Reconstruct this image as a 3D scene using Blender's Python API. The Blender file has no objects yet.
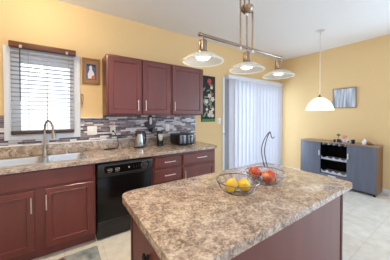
import bpy, bmesh, math, random
from mathutils import Vector, Matrix
random.seed(7)
PI = math.pi
scene = bpy.context.scene
COL = scene.collection

# ------------------------------------------------------------------ camera
CAM_F, CAM_YAW, CAM_PITCH, CAM_H = 193.276, 0.599, math.radians(0.9), 1.383
cd = bpy.data.cameras.new('camera')
cam = bpy.data.objects.new('camera', cd)
COL.objects.link(cam)
cam.location = (0, 0, CAM_H)
cam.rotation_euler = (PI/2 - CAM_PITCH, 0, -CAM_YAW)
cd.sensor_width = 36.0
cd.lens = CAM_F / 390 * 36.0
cd.shift_y = -(130 - 118.526) / 390
cd.clip_start = 0.02
scene.camera = cam

# ------------------------------------------------------------------ world, lights, exposure
scene.view_settings.view_transform = 'Standard'
scene.view_settings.look = 'None'
scene.view_settings.gamma = 1
scene.view_settings.use_curve_mapping = False
scene.view_settings.exposure = 0.14

SKY_OUT, SKY_ROOM = 1.8, 1.25          # daylight beyond the garden side, softer on the open-plan side
w = bpy.data.worlds.new('daylight')
scene.world = w
w.use_nodes = True
wn, wl = w.node_tree.nodes, w.node_tree.links
wn.clear()
wo = wn.new('ShaderNodeOutputWorld'); wb = wn.new('ShaderNodeBackground')
tc = wn.new('ShaderNodeTexCoord'); sx = wn.new('ShaderNodeSeparateXYZ')
mr = wn.new('ShaderNodeMapRange'); mc = wn.new('ShaderNodeMix'); mc.data_type = 'RGBA'
mr.inputs['From Min'].default_value = -0.2; mr.inputs['From Max'].default_value = 0.35
wl.new(tc.outputs['Generated'], sx.inputs[0]); wl.new(sx.outputs['Y'], mr.inputs['Value'])
wl.new(mr.outputs['Result'], mc.inputs['Factor'])
mc.inputs[6].default_value = (SKY_ROOM*0.84, SKY_ROOM*0.95, SKY_ROOM*1.16, 1)
mc.inputs[7].default_value = (SKY_OUT*0.92, SKY_OUT*0.97, SKY_OUT*1.05, 1)
wl.new(mc.outputs[2], wb.inputs['Color']); wl.new(wb.outputs[0], wo.inputs[0])


def area_light(name, loc, rot, sx_, sy_, power, color):
    l = bpy.data.lights.new(name, 'AREA')
    l.shape = 'RECTANGLE'; l.size = sx_; l.size_y = sy_; l.energy = power; l.color = color
    o = bpy.data.objects.new(name, l); COL.objects.link(o)
    o.location = loc; o.rotation_euler = rot
    return o


# daylight on the patio outside the sliding door
area_light('patio_daylight', (3.35, 3.85, 1.35), (-PI/2, 0, 0), 2.6, 2.3, 120, (0.68, 0.86, 1.0))
# warm ceiling lamp of the kitchen, above and behind the camera
kl = bpy.data.lights.new('kitchen_ceiling_lamp', 'POINT'); kl.energy = 14; kl.color = (1.0, 0.84, 0.62); kl.shadow_soft_size = 0.14
klo = bpy.data.objects.new('kitchen_ceiling_lamp', kl); COL.objects.link(klo); klo.location = (-0.45, 0.25, 2.42)
# lamp in the ceiling over the sink, washing the wall above the window
sl = bpy.data.lights.new('sink_ceiling_lamp', 'POINT'); sl.energy = 9.5; sl.color = (1.0, 0.86, 0.64); sl.shadow_soft_size = 0.08
slo = bpy.data.objects.new('sink_ceiling_lamp', sl); COL.objects.link(slo); slo.location = (-0.25, 2.32, 2.68)
# added warm fill without a fixture, brightening the aisle floor and island top
dl = area_light('added_aisle_fill', (0.25, 1.70, 2.79), (0, 0, 0), 0.2, 0.2, 17, (1.0, 0.86, 0.66)); dl.data.shape = 'DISK'; dl.data.spread = math.radians(120)
# added cool fill through an invented window, on the right wall out of frame
area_light('added_side_fill', (5.0, -0.75, 1.45), (PI/2, 0, PI/2), 1.9, 1.8, 112, (0.62, 0.83, 1.0))

# ------------------------------------------------------------------ helpers
D = 2.939        # kitchen wall plane
XR = 4.70        # right wall plane
XL = -1.60
YB = -2.6
H = 2.80


class MB:
    def __init__(self):
        self.bm = bmesh.new()

    def box(self, x0, x1, y0, y1, z0, z1, bevel=0.0, seg=2, M=None):
        bm = self.bm
        r = bmesh.ops.create_cube(bm, size=1.0)
        vs = r['verts']
        for v in vs:
            v.co = Vector(((x0+x1)/2 + v.co.x*(x1-x0), (y0+y1)/2 + v.co.y*(y1-y0), (z0+z1)/2 + v.co.z*(z1-z0)))
        if M is not None:
            for v in vs: v.co = M @ v.co
        if bevel > 0:
            es = list({e for v in vs for e in v.link_edges})
            bmesh.ops.bevel(bm, geom=es, offset=bevel, segments=seg, affect='EDGES', profile=0.5)
        return self

    def tube(self, pts, r, seg=8, closed=False, radii=None):
        bm = self.bm
        pts = [Vector(p) for p in pts]
        n = len(pts); rings = []
        prev = None
        for i, p in enumerate(pts):
            if closed:
                t = pts[(i+1) % n] - pts[(i-1) % n]
            else:
                t = pts[min(i+1, n-1)] - pts[max(i-1, 0)]
            t.normalize()
            if prev is None:
                a = Vector((0, 0, 1)) if abs(t.z) < 0.9 else Vector((1, 0, 0))
                u = t.cross(a).normalized()
            else:
                u = prev - t*prev.dot(t)
                u = u.normalized() if u.length > 1e-6 else t.orthogonal().normalized()
            prev = u
            v = t.cross(u)
            rr = radii[i] if radii else r
            rings.append([bm.verts.new(p + (u*math.cos(2*PI*k/seg) + v*math.sin(2*PI*k/seg))*rr) for k in range(seg)])
        m = n if closed else n-1
        for i in range(m):
            A, B = rings[i], rings[(i+1) % n]
            for k in range(seg):
                bm.faces.new((A[k], A[(k+1) % seg], B[(k+1) % seg], B[k]))
        if not closed:
            bm.faces.new(rings[0][::-1]); bm.faces.new(rings[-1])
        return self

    def lathe(self, prof, c=(0, 0, 0), seg=24, sx=1, sy=1, closed=False, M=None):
        bm = self.bm
        rings = []
        for r, z in prof:
            if r < 1e-6:
                rings.append([bm.verts.new((c[0], c[1], c[2]+z))])
            else:
                rings.append([bm.verts.new((c[0]+r*sx*math.cos(2*PI*k/seg), c[1]+r*sy*math.sin(2*PI*k/seg), c[2]+z)) for k in range(seg)])
        if M is not None:
            for R in rings:
                for v in R: v.co = M @ v.co
        pairs = list(zip(rings[:-1], rings[1:]))
        if closed: pairs.append((rings[-1], rings[0]))
        for A, B in pairs:
            for k in range(seg):
                k2 = (k+1) % seg
                if len(A) == 1 and len(B) == 1: continue
                if len(A) == 1: bm.faces.new((A[0], B[k2], B[k]))
                elif len(B) == 1: bm.faces.new((A[k], A[k2], B[0]))
                else: bm.faces.new((A[k], A[k2], B[k2], B[k]))
        if not closed:
            if len(rings[0]) > 1: bm.faces.new(rings[0][::-1])
            if len(rings[-1]) > 1: bm.faces.new(rings[-1])
        return self

    def prism(self, poly, z0, z1, M=None, bevel=0.0, seg=2):
        bm = self.bm
        a = [bm.verts.new((p[0], p[1], z0)) for p in poly]
        b = [bm.verts.new((p[0], p[1], z1)) for p in poly]
        n = len(poly)
        fa = bm.faces.new(a[::-1]); fb = bm.faces.new(b)
        for i in range(n):
            bm.faces.new((a[i], a[(i+1) % n], b[(i+1) % n], b[i]))
        if M is not None:
            for v in a+b: v.co = M @ v.co
        if bevel > 0:
            es = list(set(fa.edges) | set(fb.edges))
            bmesh.ops.bevel(bm, geom=es, offset=bevel, segments=seg, affect='EDGES', profile=0.5)
        return self

    def panel(self, x0, x1, z0, z1, y, rings):
        """stepped slab facing -y; rings = [(inset, depth towards the viewer)]"""
        bm = self.bm
        R = []
        for ins, dep in rings:
            R.append([bm.verts.new((x, y-dep, z)) for x, z in
                      ((x0+ins, z0+ins), (x1-ins, z0+ins), (x1-ins, z1-ins), (x0+ins, z1-ins))])
        for A, B in zip(R[:-1], R[1:]):
            for k in range(4):
                bm.faces.new((A[k], A[(k+1) % 4], B[(k+1) % 4], B[k]))
        bm.faces.new(R[-1]); bm.faces.new(R[0][::-1])
        return self

    def sphere(self, c, r, s=(1, 1, 1), u=16, v=10):
        res = bmesh.ops.create_uvsphere(self.bm, u_segments=u, v_segments=v, radius=r)
        for q in res['verts']:
            q.co = Vector((c[0]+q.co.x*s[0], c[1]+q.co.y*s[1], c[2]+q.co.z*s[2]))
        return self

    def xf(self, M):
        for v in self.bm.verts: v.co = M @ v.co
        return self

    def build(self, name, mat, parent=None, smooth=True, label=None):
        bmesh.ops.recalc_face_normals(self.bm, faces=self.bm.faces)
        me = bpy.data.meshes.new(name)
        self.bm.to_mesh(me); self.bm.free()
        if smooth and len(me.polygons):
            me.polygons.foreach_set('use_smooth', [True]*len(me.polygons))
            me.set_sharp_from_angle(angle=0.7)
        me.materials.append(mat)
        o = bpy.data.objects.new(name, me)
        COL.objects.link(o)
        if parent is not None: o.parent = parent
        if label: o['label'] = label
        return o


def tag(o, label, cat, group=None):
    o['label'] = label; o['category'] = cat
    if group: o['group'] = group
    return o


def thing(name, label, cat, loc=(0, 0, 0), rz=0.0, group=None):
    o = bpy.data.objects.new(name, None)
    COL.objects.link(o)
    o.empty_display_size = 0.05
    o.location = loc; o.rotation_euler = (0, 0, rz)
    return tag(o, label, cat, group)


def struct(o):
    o['kind'] = 'structure'
    return o


def copy_tree(o, parent=None):
    c = o.copy(); COL.objects.link(c); c.parent = parent
    for ch in list(o.children): copy_tree(ch, c)
    return c


def rounded(x0, x1, y0, y1, r, n=6):
    """r = radii for corners (x0y0, x1y0, x1y1, x0y1)"""
    P = []
    for (cx, cy, a0), rr in zip(((x0, y0, PI), (x1, y0, 1.5*PI), (x1, y1, 0), (x0, y1, .5*PI)), r):
        if rr <= 0: P.append((cx, cy)); continue
        ox = cx + rr*(1 if cx == x0 else -1); oy = cy + rr*(1 if cy == y0 else -1)
        for k in range(n+1):
            a = a0 + .5*PI*k/n
            P.append((ox+rr*math.cos(a), oy+rr*math.sin(a)))
    return P


def bez(pts, n=12):
    """Catmull-Rom through the points"""
    P = [Vector(p) for p in pts]
    out = []
    for i in range(len(P)-1):
        p0 = P[max(i-1, 0)]; p1 = P[i]; p2 = P[i+1]; p3 = P[min(i+2, len(P)-1)]
        for k in range(n):
            t = k/n
            out.append(0.5*((2*p1) + (p2-p0)*t + (2*p0-5*p1+4*p2-p3)*t*t + (3*p1-p0-3*p2+p3)*t**3))
    out.append(P[-1])
    return out


# ------------------------------------------------------------------ materials
def srgb(r, g, b):
    f = lambda c: (c/255/12.92) if c/255 <= .04045 else ((c/255+.055)/1.055)**2.4
    return (f(r), f(g), f(b), 1)


def mat(name, color, rough=0.5, metal=0.0, spec=0.5, coat=0.0, bump=None, var=None, emit=None):
    m = bpy.data.materials.new(name); m.use_nodes = True
    N, L = m.node_tree.nodes, m.node_tree.links
    b = N['Principled BSDF']
    b.inputs['Base Color'].default_value = color
    b.inputs['Roughness'].default_value = rough
    b.inputs['Metallic'].default_value = metal
    b.inputs['Specular IOR Level'].default_value = spec
    b.inputs['Coat Weight'].default_value = coat
    b.inputs['Coat Roughness'].default_value = 0.15
    if emit:
        b.inputs['Emission Color'].default_value = emit[0]; b.inputs['Emission Strength'].default_value = emit[1]
    t = N.new('ShaderNodeTexCoord')
    if var:   # (scale xyz, dark factor)
        mp = N.new('ShaderNodeMapping'); mp.inputs['Scale'].default_value = var[0]
        nz = N.new('ShaderNodeTexNoise'); nz.inputs['Scale'].default_value = 1.0; nz.inputs['Detail'].default_value = 4
        cr = N.new('ShaderNodeValToRGB')
        k = var[1]
        cr.color_ramp.elements[0].position = .3; cr.color_ramp.elements[1].position = .7
        cr.color_ramp.elements[0].color = (color[0]*k, color[1]*k, color[2]*k, 1)
        cr.color_ramp.elements[1].color = color
        L.new(t.outputs['Object'], mp.inputs[0]); L.new(mp.outputs[0], nz.inputs['Vector'])
        L.new(nz.outputs['Fac'], cr.inputs[0]); L.new(cr.outputs[0], b.inputs['Base Color'])
    if bump:  # (scale, strength)
        nz = N.new('ShaderNodeTexNoise'); nz.inputs['Scale'].default_value = bump[0]; nz.inputs['Detail'].default_value = 5
        bp = N.new('ShaderNodeBump'); bp.inputs['Strength'].default_value = bump[1]; bp.inputs['Distance'].default_value = .003
        L.new(t.outputs['Object'], nz.inputs['Vector']); L.new(nz.outputs['Fac'], bp.inputs['Height'])
        L.new(bp.outputs[0], b.inputs['Normal'])
    return m


def ramp(N, stops, interp='LINEAR'):
    cr = N.new('ShaderNodeValToRGB')
    e = cr.color_ramp.elements
    cr.color_ramp.interpolation = interp
    while len(e) < len(stops): e.new(0.5)
    for el, (p, c) in zip(e, stops): el.position = p; el.color = c
    return cr


M_wall = mat('wall_paint', srgb(232, 202, 152), .75, spec=.2, bump=(180, .08))
M_ceil = mat('ceiling_paint', srgb(236, 236, 238), .9, spec=.1, bump=(120, .08))
M_white = mat('white_paint', srgb(232, 232, 234), .4)
M_vinyl = mat('white_vinyl', srgb(225, 230, 238), .35)
M_plate = mat('white_plastic_plate', srgb(240, 236, 228), .35)
M_wood = mat('cherry_cabinet_wood', srgb(110, 44, 35), .42, spec=.68, coat=.15, var=((9, 9, 1.1), .74))
M_wood_in = mat('cherry_wood_edge', srgb(70, 26, 20), .5)
M_nickel = mat('brushed_nickel', srgb(226, 223, 220), .4, .85)
M_bronze = mat('brushed_bronze', srgb(152, 134, 118), .24, 1.0)
M_faucet = mat('satin_nickel', srgb(168, 160, 152), .3, 1.0)
M_steel = mat('stainless_steel', srgb(205, 208, 212), .36, 1.0, bump=(60, .03))
M_dksteel = mat('dark_brushed_steel', srgb(128, 130, 136), .4, .9)
M_black = mat('black_plastic', srgb(22, 20, 22), .28, spec=.5)
M_blackgl = mat('black_gloss_panel', srgb(14, 12, 12), .2, spec=.25)
M_dkgray = mat('dark_gray_plastic', srgb(60, 56, 56), .35)
M_lgray = mat('light_gray_marking', srgb(185, 180, 170), .5)
M_blindwood = mat('brown_blind_wood', srgb(112, 66, 40), .4, var=((3, 60, 60), .7))
M_slat = mat('blind_slat_finish', srgb(158, 162, 172), .4)
M_cord = mat('blind_cord_fibre', srgb(150, 145, 150), .8)
M_framewood = mat('tan_frame_wood', srgb(158, 114, 76), .5, var=((40, 40, 6), .8))
M_matboard = mat('tan_mat_board', srgb(172, 130, 92), .8)
M_blackart = mat('black_canvas', srgb(26, 16, 18), .6)
M_red = mat('red_paint', srgb(190, 60, 55), .5)
M_green = mat('green_paint', srgb(40, 128, 66), .5)
M_sage = mat('sage_paint', srgb(120, 150, 120), .5)
M_cream = mat('cream_paint', srgb(225, 205, 190), .5)
M_whitep = mat('white_art_paint', srgb(232, 232, 236), .5)
M_bluep = mat('slate_blue_paint', srgb(78, 92, 132), .5)
M_orange = mat('orange_paint', srgb(212, 112, 70), .5)
M_graywood = mat('gray_console_wood', srgb(108, 116, 136), .36, spec=.5, var=((10, 14, 1.6), .8))
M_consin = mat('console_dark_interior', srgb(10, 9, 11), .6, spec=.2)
M_oak = mat('oak_console_top', srgb(168, 142, 122), .4, var=((20, 2, 20), .8))
M_rack = mat('gray_rack_rail', srgb(196, 198, 210), .4)
M_wire = mat('gray_wire', srgb(140, 136, 138), .3, 1.0)
M_lemon = mat('lemon_peel', srgb(243, 200, 54), .4, bump=(160, .25), var=((14, 14, 14), .86))
M_leafstem = mat('brown_stem', srgb(86, 60, 36), .7)
M_clearblue = mat('kettle_body', srgb(176, 180, 186), .16, .8)
M_shade_in = mat('socket_white', srgb(240, 238, 230), .5)
M_bulb = mat('lit_bulb', (1, .9, .74, 1), .5, emit=((1, .9, .74, 1), 6.5))
M_pot = mat('white_ceramic', srgb(238, 236, 232), .25)
M_pink = mat('pink_petal', srgb(226, 150, 160), .6)
M_leaf = mat('plant_leaf', srgb(84, 130, 92), .55)
M_violet = mat('dark_violet_glass', srgb(70, 62, 90), .15)
M_basketbrown = mat('brown_carved_wood', srgb(160, 108, 76), .6, var=((40, 40, 40), .6))
M_carton = mat('pale_paper', srgb(220, 212, 208), .6)
M_cable = mat('black_cable', srgb(24, 22, 24), .45)


def mat_apple():
    m = bpy.data.materials.new('apple_skin'); m.use_nodes = True
    N, L = m.node_tree.nodes, m.node_tree.links; b = N['Principled BSDF']
    t = N.new('ShaderNodeTexCoord'); nz = N.new('ShaderNodeTexNoise')
    nz.inputs['Scale'].default_value = 18; nz.inputs['Detail'].default_value = 3
    cr = ramp(N, [(.34, srgb(178, 62, 48)), (.52, srgb(206, 96, 62)), (.68, srgb(226, 172, 112))])
    L.new(t.outputs['Object'], nz.inputs['Vector']); L.new(nz.outputs['Fac'], cr.inputs[0])
    L.new(cr.outputs[0], b.inputs['Base Color']); b.inputs['Roughness'].default_value = .25
    return m


def mat_laminate():
    m = bpy.data.materials.new('speckled_laminate'); m.use_nodes = True
    N, L = m.node_tree.nodes, m.node_tree.links; b = N['Principled BSDF']
    t = N.new('ShaderNodeTexCoord')
    n1 = N.new('ShaderNodeTexNoise'); n1.inputs['Scale'].default_value = 19; n1.inputs['Detail'].default_value = 7; n1.inputs['Roughness'].default_value = .72
    n1.inputs['Distortion'].default_value = .5
    n2 = N.new('ShaderNodeTexNoise'); n2.inputs['Scale'].default_value = 90; n2.inputs['Detail'].default_value = 4; n2.inputs['Roughness'].default_value = .7
    n3 = N.new('ShaderNodeTexNoise'); n3.inputs['Scale'].default_value = 5.5; n3.inputs['Detail'].default_value = 4
    for n in (n1, n2, n3): L.new(t.outputs['Object'], n.inputs['Vector'])
    c1 = ramp(N, [(.38, srgb(62, 48, 42)), (.465, srgb(130, 106, 90)), (.525, srgb(188, 166, 144)), (.63, srgb(226, 212, 192))])
    c2 = ramp(N, [(.39, srgb(56, 50, 52)), (.48, srgb(154, 141, 132)), (.60, srgb(230, 221, 210))])
    c3 = ramp(N, [(.40, srgb(150, 118, 96)), (.60, srgb(200, 178, 162))])
    L.new(n1.outputs['Fac'], c1.inputs[0]); L.new(n2.outputs['Fac'], c2.inputs[0]); L.new(n3.outputs['Fac'], c3.inputs[0])
    mx = N.new('ShaderNodeMix'); mx.data_type = 'RGBA'; mx.inputs['Factor'].default_value = .45
    L.new(c1.outputs[0], mx.inputs[6]); L.new(c2.outputs[0], mx.inputs[7])
    my = N.new('ShaderNodeMix'); my.data_type = 'RGBA'; my.inputs['Factor'].default_value = .28
    L.new(mx.outputs[2], my.inputs[6]); L.new(c3.outputs[0], my.inputs[7])
    L.new(my.outputs[2], b.inputs['Base Color'])
    b.inputs['Roughness'].default_value = .13; b.inputs['Specular IOR Level'].default_value = .8
    return m


def mat_mosaic():
    m = bpy.data.materials.new('mosaic_strip_tile'); m.use_nodes = True
    N, L = m.node_tree.nodes, m.node_tree.links; b = N['Principled BSDF']
    t = N.new('ShaderNodeTexCoord'); s = N.new('ShaderNodeSeparateXYZ'); c = N.new('ShaderNodeCombineXYZ')
    L.new(t.outputs['Object'], s.inputs[0]); L.new(s.outputs['X'], c.inputs['X']); L.new(s.outputs['Z'], c.inputs['Y'])
    br = N.new('ShaderNodeTexBrick')
    br.offset = .37; br.offset_frequency = 2; br.squash = .62; br.squash_frequency = 3
    br.inputs['Scale'].default_value = 1.0; br.inputs['Brick Width'].default_value = .115; br.inputs['Row Height'].default_value = .0235
    br.inputs['Mortar Size'].default_value = .0016; br.inputs['Mortar Smooth'].default_value = .1
    br.inputs['Color1'].default_value = (0, 0, 0, 1); br.inputs['Color2'].default_value = (1, 1, 1, 1)
    L.new(c.outputs[0], br.inputs['Vector'])
    cr = ramp(N, [(0, srgb(66, 52, 62)), (.20, srgb(208, 202, 206)), (.36, srgb(116, 100, 104)), (.50, srgb(84, 68, 78)),
                  (.62, srgb(168, 164, 172)), (.74, srgb(140, 120, 116)), (.86, srgb(224, 220, 222))], 'CONSTANT')
    L.new(br.outputs['Color'], cr.inputs[0])
    mx = N.new('ShaderNodeMix'); mx.data_type = 'RGBA'
    L.new(br.outputs['Fac'], mx.inputs['Factor']); L.new(cr.outputs[0], mx.inputs[6]); mx.inputs[7].default_value = srgb(176, 170, 170)
    L.new(mx.outputs[2], b.inputs['Base Color'])
    b.inputs['Roughness'].default_value = .2
    bp = N.new('ShaderNodeBump'); bp.invert = True; bp.inputs['Strength'].default_value = .4; bp.inputs['Distance'].default_value = .002
    L.new(br.outputs['Fac'], bp.inputs['Height']); L.new(bp.outputs[0], b.inputs['Normal'])
    return m


def mat_floor():
    m = bpy.data.materials.new('pale_vinyl_tile'); m.use_nodes = True
    N, L = m.node_tree.nodes, m.node_tree.links; b = N['Principled BSDF']
    t = N.new('ShaderNodeTexCoord'); br = N.new('ShaderNodeTexBrick')
    br.offset = 0; br.inputs['Scale'].default_value = 1; br.inputs['Brick Width'].default_value = .34; br.inputs['Row Height'].default_value = .34
    br.inputs['Mortar Size'].default_value = .003; br.inputs['Color1'].default_value = srgb(227, 222, 214); br.inputs['Color2'].default_value = srgb(219, 212, 201)
    br.inputs['Mortar'].default_value = srgb(206, 198, 186)
    n = N.new('ShaderNodeTexNoise'); n.inputs['Scale'].default_value = 9; n.inputs['Detail'].default_value = 6
    cr = ramp(N, [(.35, (.86, .85, .83, 1)), (.65, (1, 1, 1, 1))])
    mx = N.new('ShaderNodeMix'); mx.data_type = 'RGBA'; mx.blend_type = 'MULTIPLY'; mx.inputs['Factor'].default_value = 1
    L.new(t.outputs['Object'], br.inputs['Vector']); L.new(t.outputs['Object'], n.inputs['Vector'])
    L.new(n.outputs['Fac'], cr.inputs[0]); L.new(br.outputs['Color'], mx.inputs[6]); L.new(cr.outputs[0], mx.inputs[7])
    L.new(mx.outputs[2], b.inputs['Base Color']); b.inputs['Roughness'].default_value = .42
    return m


def mat_glass():
    m = bpy.data.materials.new('window_glass'); m.use_nodes = True
    N, L = m.node_tree.nodes, m.node_tree.links; N.remove(N['Principled BSDF'])
    o = N['Material Output']; a = N.new('ShaderNodeBsdfTransparent'); g = N.new('ShaderNodeBsdfGlossy'); x = N.new('ShaderNodeMixShader')
    g.inputs['Roughness'].default_value = .02; x.inputs[0].default_value = .05
    L.new(a.outputs[0], x.inputs[1]); L.new(g.outputs[0], x.inputs[2]); L.new(x.outputs[0], o.inputs[0])
    return m


def mat_trans(name, color, tr=.5, clear=0.0, emit=0.0, ecol=(1, .93, .8, 1)):
    m = bpy.data.materials.new(name); m.use_nodes = True
    N, L = m.node_tree.nodes, m.node_tree.links; N.remove(N['Principled BSDF'])
    o = N['Material Output']
    d = N.new('ShaderNodeBsdfDiffuse'); t = N.new('ShaderNodeBsdfTranslucent'); x = N.new('ShaderNodeMixShader')
    d.inputs[0].default_value = color; t.inputs[0].default_value = color; x.inputs[0].default_value = tr
    L.new(d.outputs[0], x.inputs[1]); L.new(t.outputs[0], x.inputs[2])
    last = x
    if clear > 0:
        c = N.new('ShaderNodeBsdfTransparent'); y = N.new('ShaderNodeMixShader'); y.inputs[0].default_value = clear
        L.new(last.outputs[0], y.inputs[1]); L.new(c.outputs[0], y.inputs[2]); last = y
    if emit > 0:
        e = N.new('ShaderNodeEmission'); e.inputs[0].default_value = ecol; e.inputs[1].default_value = emit
        a = N.new('ShaderNodeAddShader'); L.new(last.outputs[0], a.inputs[0]); L.new(e.outputs[0], a.inputs[1]); last = a
    L.new(last.outputs[0], o.inputs[0])
    return m


def mat_birch():
    m = bpy.data.materials.new('birch_trunk_print'); m.use_nodes = True
    N, L = m.node_tree.nodes, m.node_tree.links; b = N['Principled BSDF']
    t = N.new('ShaderNodeTexCoord'); mp = N.new('ShaderNodeMapping'); mp.inputs['Scale'].default_value = (1, 34, 2.2)
    n = N.new('ShaderNodeTexNoise'); n.inputs['Scale'].default_value = 1.0; n.inputs['Detail'].default_value = 4
    cr = ramp(N, [(.36, srgb(128, 136, 156)), (.48, srgb(176, 184, 200)), (.62, srgb(222, 226, 232))])
    L.new(t.outputs['Object'], mp.inputs[0]); L.new(mp.outputs[0], n.inputs['Vector']); L.new(n.outputs['Fac'], cr.inputs[0])
    L.new(cr.outputs[0], b.inputs['Base Color']); b.inputs['Roughness'].default_value = .5
    return m


def mat_rug():
    m = bpy.data.materials.new('gray_woven_rug'); m.use_nodes = True
    N, L = m.node_tree.nodes, m.node_tree.links; b = N['Principled BSDF']
    t = N.new('ShaderNodeTexCoord'); n = N.new('ShaderNodeTexNoise'); n.inputs['Scale'].default_value = 9; n.inputs['Detail'].default_value = 6
    cr = ramp(N, [(.34, srgb(104, 112, 118)), (.5, srgb(144, 150, 152)), (.66, srgb(182, 182, 174))])
    L.new(t.outputs['Object'], n.inputs['Vector']); L.new(n.outputs['Fac'], cr.inputs[0]); L.new(cr.outputs[0], b.inputs['Base Color'])
    b.inputs['Roughness'].default_value = .95
    return m


M_apple = mat_apple(); M_lam = mat_laminate(); M_mosaic = mat_mosaic(); M_floor = mat_floor(); M_glass = mat_glass()
M_vslat = mat_trans('vertical_blind_vinyl', srgb(230, 231, 238), .32)
M_shade = mat_trans('frosted_glass_shade', srgb(222, 224, 224), .4, clear=.26)
M_rim = mat_trans('white_glass_rim', srgb(250, 248, 240), .5)
M_dome = mat_trans('alabaster_glass', srgb(250, 246, 236), .5, emit=.35, ecol=(1, .97, .9, 1))
M_birch = mat_birch(); M_rug = mat_rug()

# ------------------------------------------------------------------ setting
struct(MB().box(XL, XR+.12, YB, D+.12, -.06, 0).build('floor', M_floor))
struct(MB().box(XL, XR+.12, YB, D+.12, H, H+.06).build('ceiling', M_ceil))
WX0, WX1, WZ0, WZ1 = -.478, .120, 1.160, 2.10      # kitchen window opening
DX0, DX1, DZ1 = 2.86, 4.58, 2.10                   # sliding door opening
b = MB()
b.box(XL, WX0, D, D+.12, 0, H); b.box(WX0, WX1, D, D+.12, 0, WZ0); b.box(WX0, WX1, D, D+.12, WZ1, H)
b.box(WX1, DX0, D, D+.12, 0, H); b.box(DX0, DX1, D, D+.12, DZ1, H); b.box(DX1, XR+.12, D, D+.12, 0, H)
struct(b.build('wall_back', M_wall))
b = MB()
b.box(XR, XR+.12, YB, -1.75, 0, H).box(XR, XR+.12, .20, D, 0, H).box(XR, XR+.12, -1.75, .20, 0, .5).box(XR, XR+.12, -1.75, .20, 2.3, H)
struct(b.build('wall_right', M_wall))
b = MB()
b.box(XR+.04, XR+.09, -1.75, -1.69, .5, 2.3).box(XR+.04, XR+.09, .14, .20, .5, 2.3).box(XR+.04, XR+.09, -1.69, .14, .5, .56).box(XR+.04, XR+.09, -1.69, .14, 2.24, 2.3).box(XR+.04, XR+.09, -.80, -.75, .56, 2.24)
w2 = struct(b.build('added_window', M_vinyl))  # unseen window, added to let cool fill onto the floor and ceiling
MB().box(XR+.06, XR+.066, -1.69, -.80, .56, 2.24).box(XR+.06, XR+.066, -.75, .14, .56, 2.24).build('pane', M_glass, w2)
struct(MB().box(XL-.12, XL, YB, D+.12, 0, H).build('wall_left', M_wall))
struct(MB().box(XR-.014, XR, YB, D-.001, 0, .085, .004).build('baseboard_right', M_white))
struct(MB().box(2.03, 2.66, D-.014, D, 0, .085, .004).build('baseboard_back', M_white))

# window trim
b = MB()
tw = .056
b.box(WX0-tw, WX0, D-.02, D, WZ0-tw, WZ1+tw, .004); b.box(WX1, WX1+tw+.01, D-.02, D, WZ0-tw, WZ1+tw, .004)
b.box(WX0, WX1, D-.02, D, WZ1, WZ1+tw, .004); b.box(WX0, WX1, D-.028, D+.03, WZ0-tw, WZ0, .004)
struct(b.build('trim_1', M_vinyl))
# window with sashes
b = MB()
y0, y1 = D+.05, D+.09
sw = .075
b.box(WX0, WX0+sw, y0, y1, WZ0, WZ1); b.box(WX1-sw*.6, WX1, y0, y1, WZ0, WZ1)
b.box(WX0+sw, WX1-sw*.6, y0, y1, WZ0, WZ0+.05); b.box(WX0+sw, WX1-sw*.6, y0, y1, WZ1-.10, WZ1)
b.box(-.164, -.154, y0+.012, y1-.012, WZ0+.05, WZ1-.1)
win = struct(b.build('window_1', M_vinyl))
MB().box(WX0+sw, -.167, D+.066, D+.071, WZ0+.05, WZ1-.1).build('pane', M_glass, win)
MB().box(-.151, WX1-sw*.6, D+.066, D+.071, WZ0+.05, WZ1-.1).build('pane', M_glass, win)

# sliding door
b = MB()
for x0, x1, yo in ((DX0, 3.76, .045), (3.68, DX1, .085)):
    b.box(x0, x0+.07, D+yo, D+yo+.035, .02, DZ1); b.box(x1-.07, x1, D+yo, D+yo+.035, .02, DZ1)
    b.box(x0+.07, x1-.07, D+yo, D+yo+.035, .02, .12); b.box(x0+.07, x1-.07, D+yo, D+yo+.035, DZ1-.08, DZ1)
b.box(DX0, DX1, D+.02, D+.12, 0, .02)
dr = struct(b.build('door_1', M_vinyl))
MB().box(DX0+.07, 3.69, D+.06, D+.066, .12, DZ1-.08).build('pane', M_glass, dr)
MB().box(3.75, DX1-.07, D+.10, D+.106, .12, DZ1-.08).build('pane', M_glass, dr)
MB().box(DX0+.02, DX0+.05, D+.02, D+.045, .95, 1.2, .004).build('door_handle', M_white, dr)
b = MB()
b.box(2.672, 2.73, D-.018, D, 0, DZ1+.09, .004)
b.box(2.73, DX1+.08, D-.018, D, DZ1+.03, DZ1+.09, .004).box(DX1, DX1+.08, D-.018, D, 0, DZ1+.03, .004)
struct(b.build('trim_2', M_white))
struct(MB().box(2.7305, DX0, D-.008, D, 0, DZ1+.029).build('trim_3', mat('shaded_vinyl_jamb', srgb(150, 152, 158), .45)))  # vinyl jamb, with the shade behind the blind put into its grey

# mosaic backsplash around the window
b = MB()
bs = .008
b.box(-1.3, WX0-tw-.002, D-bs, D, 1.036, 1.383); b.box(WX0-tw-.002, WX1+tw+.012, D-bs, D, 1.036, WZ0-tw-.002)
b.box(WX1+tw+.012, .455, D-bs, D, 1.036, 1.345); b.box(.455, 2.006, D-bs, D, 1.036, 1.384)
bsp = b.build('tile_backsplash', M_mosaic)
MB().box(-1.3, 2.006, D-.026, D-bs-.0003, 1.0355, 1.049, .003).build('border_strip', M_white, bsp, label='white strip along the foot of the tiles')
MB().box(WX1+tw+.014, .452, D-.014, D-.0003, 1.3455, 1.357, .002).build('border_strip', M_white, bsp, label='white strip along the top of the tiles')
tag(bsp, 'mosaic backsplash of narrow grey, white and plum tile strips above the long counter', 'backsplash')

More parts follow.
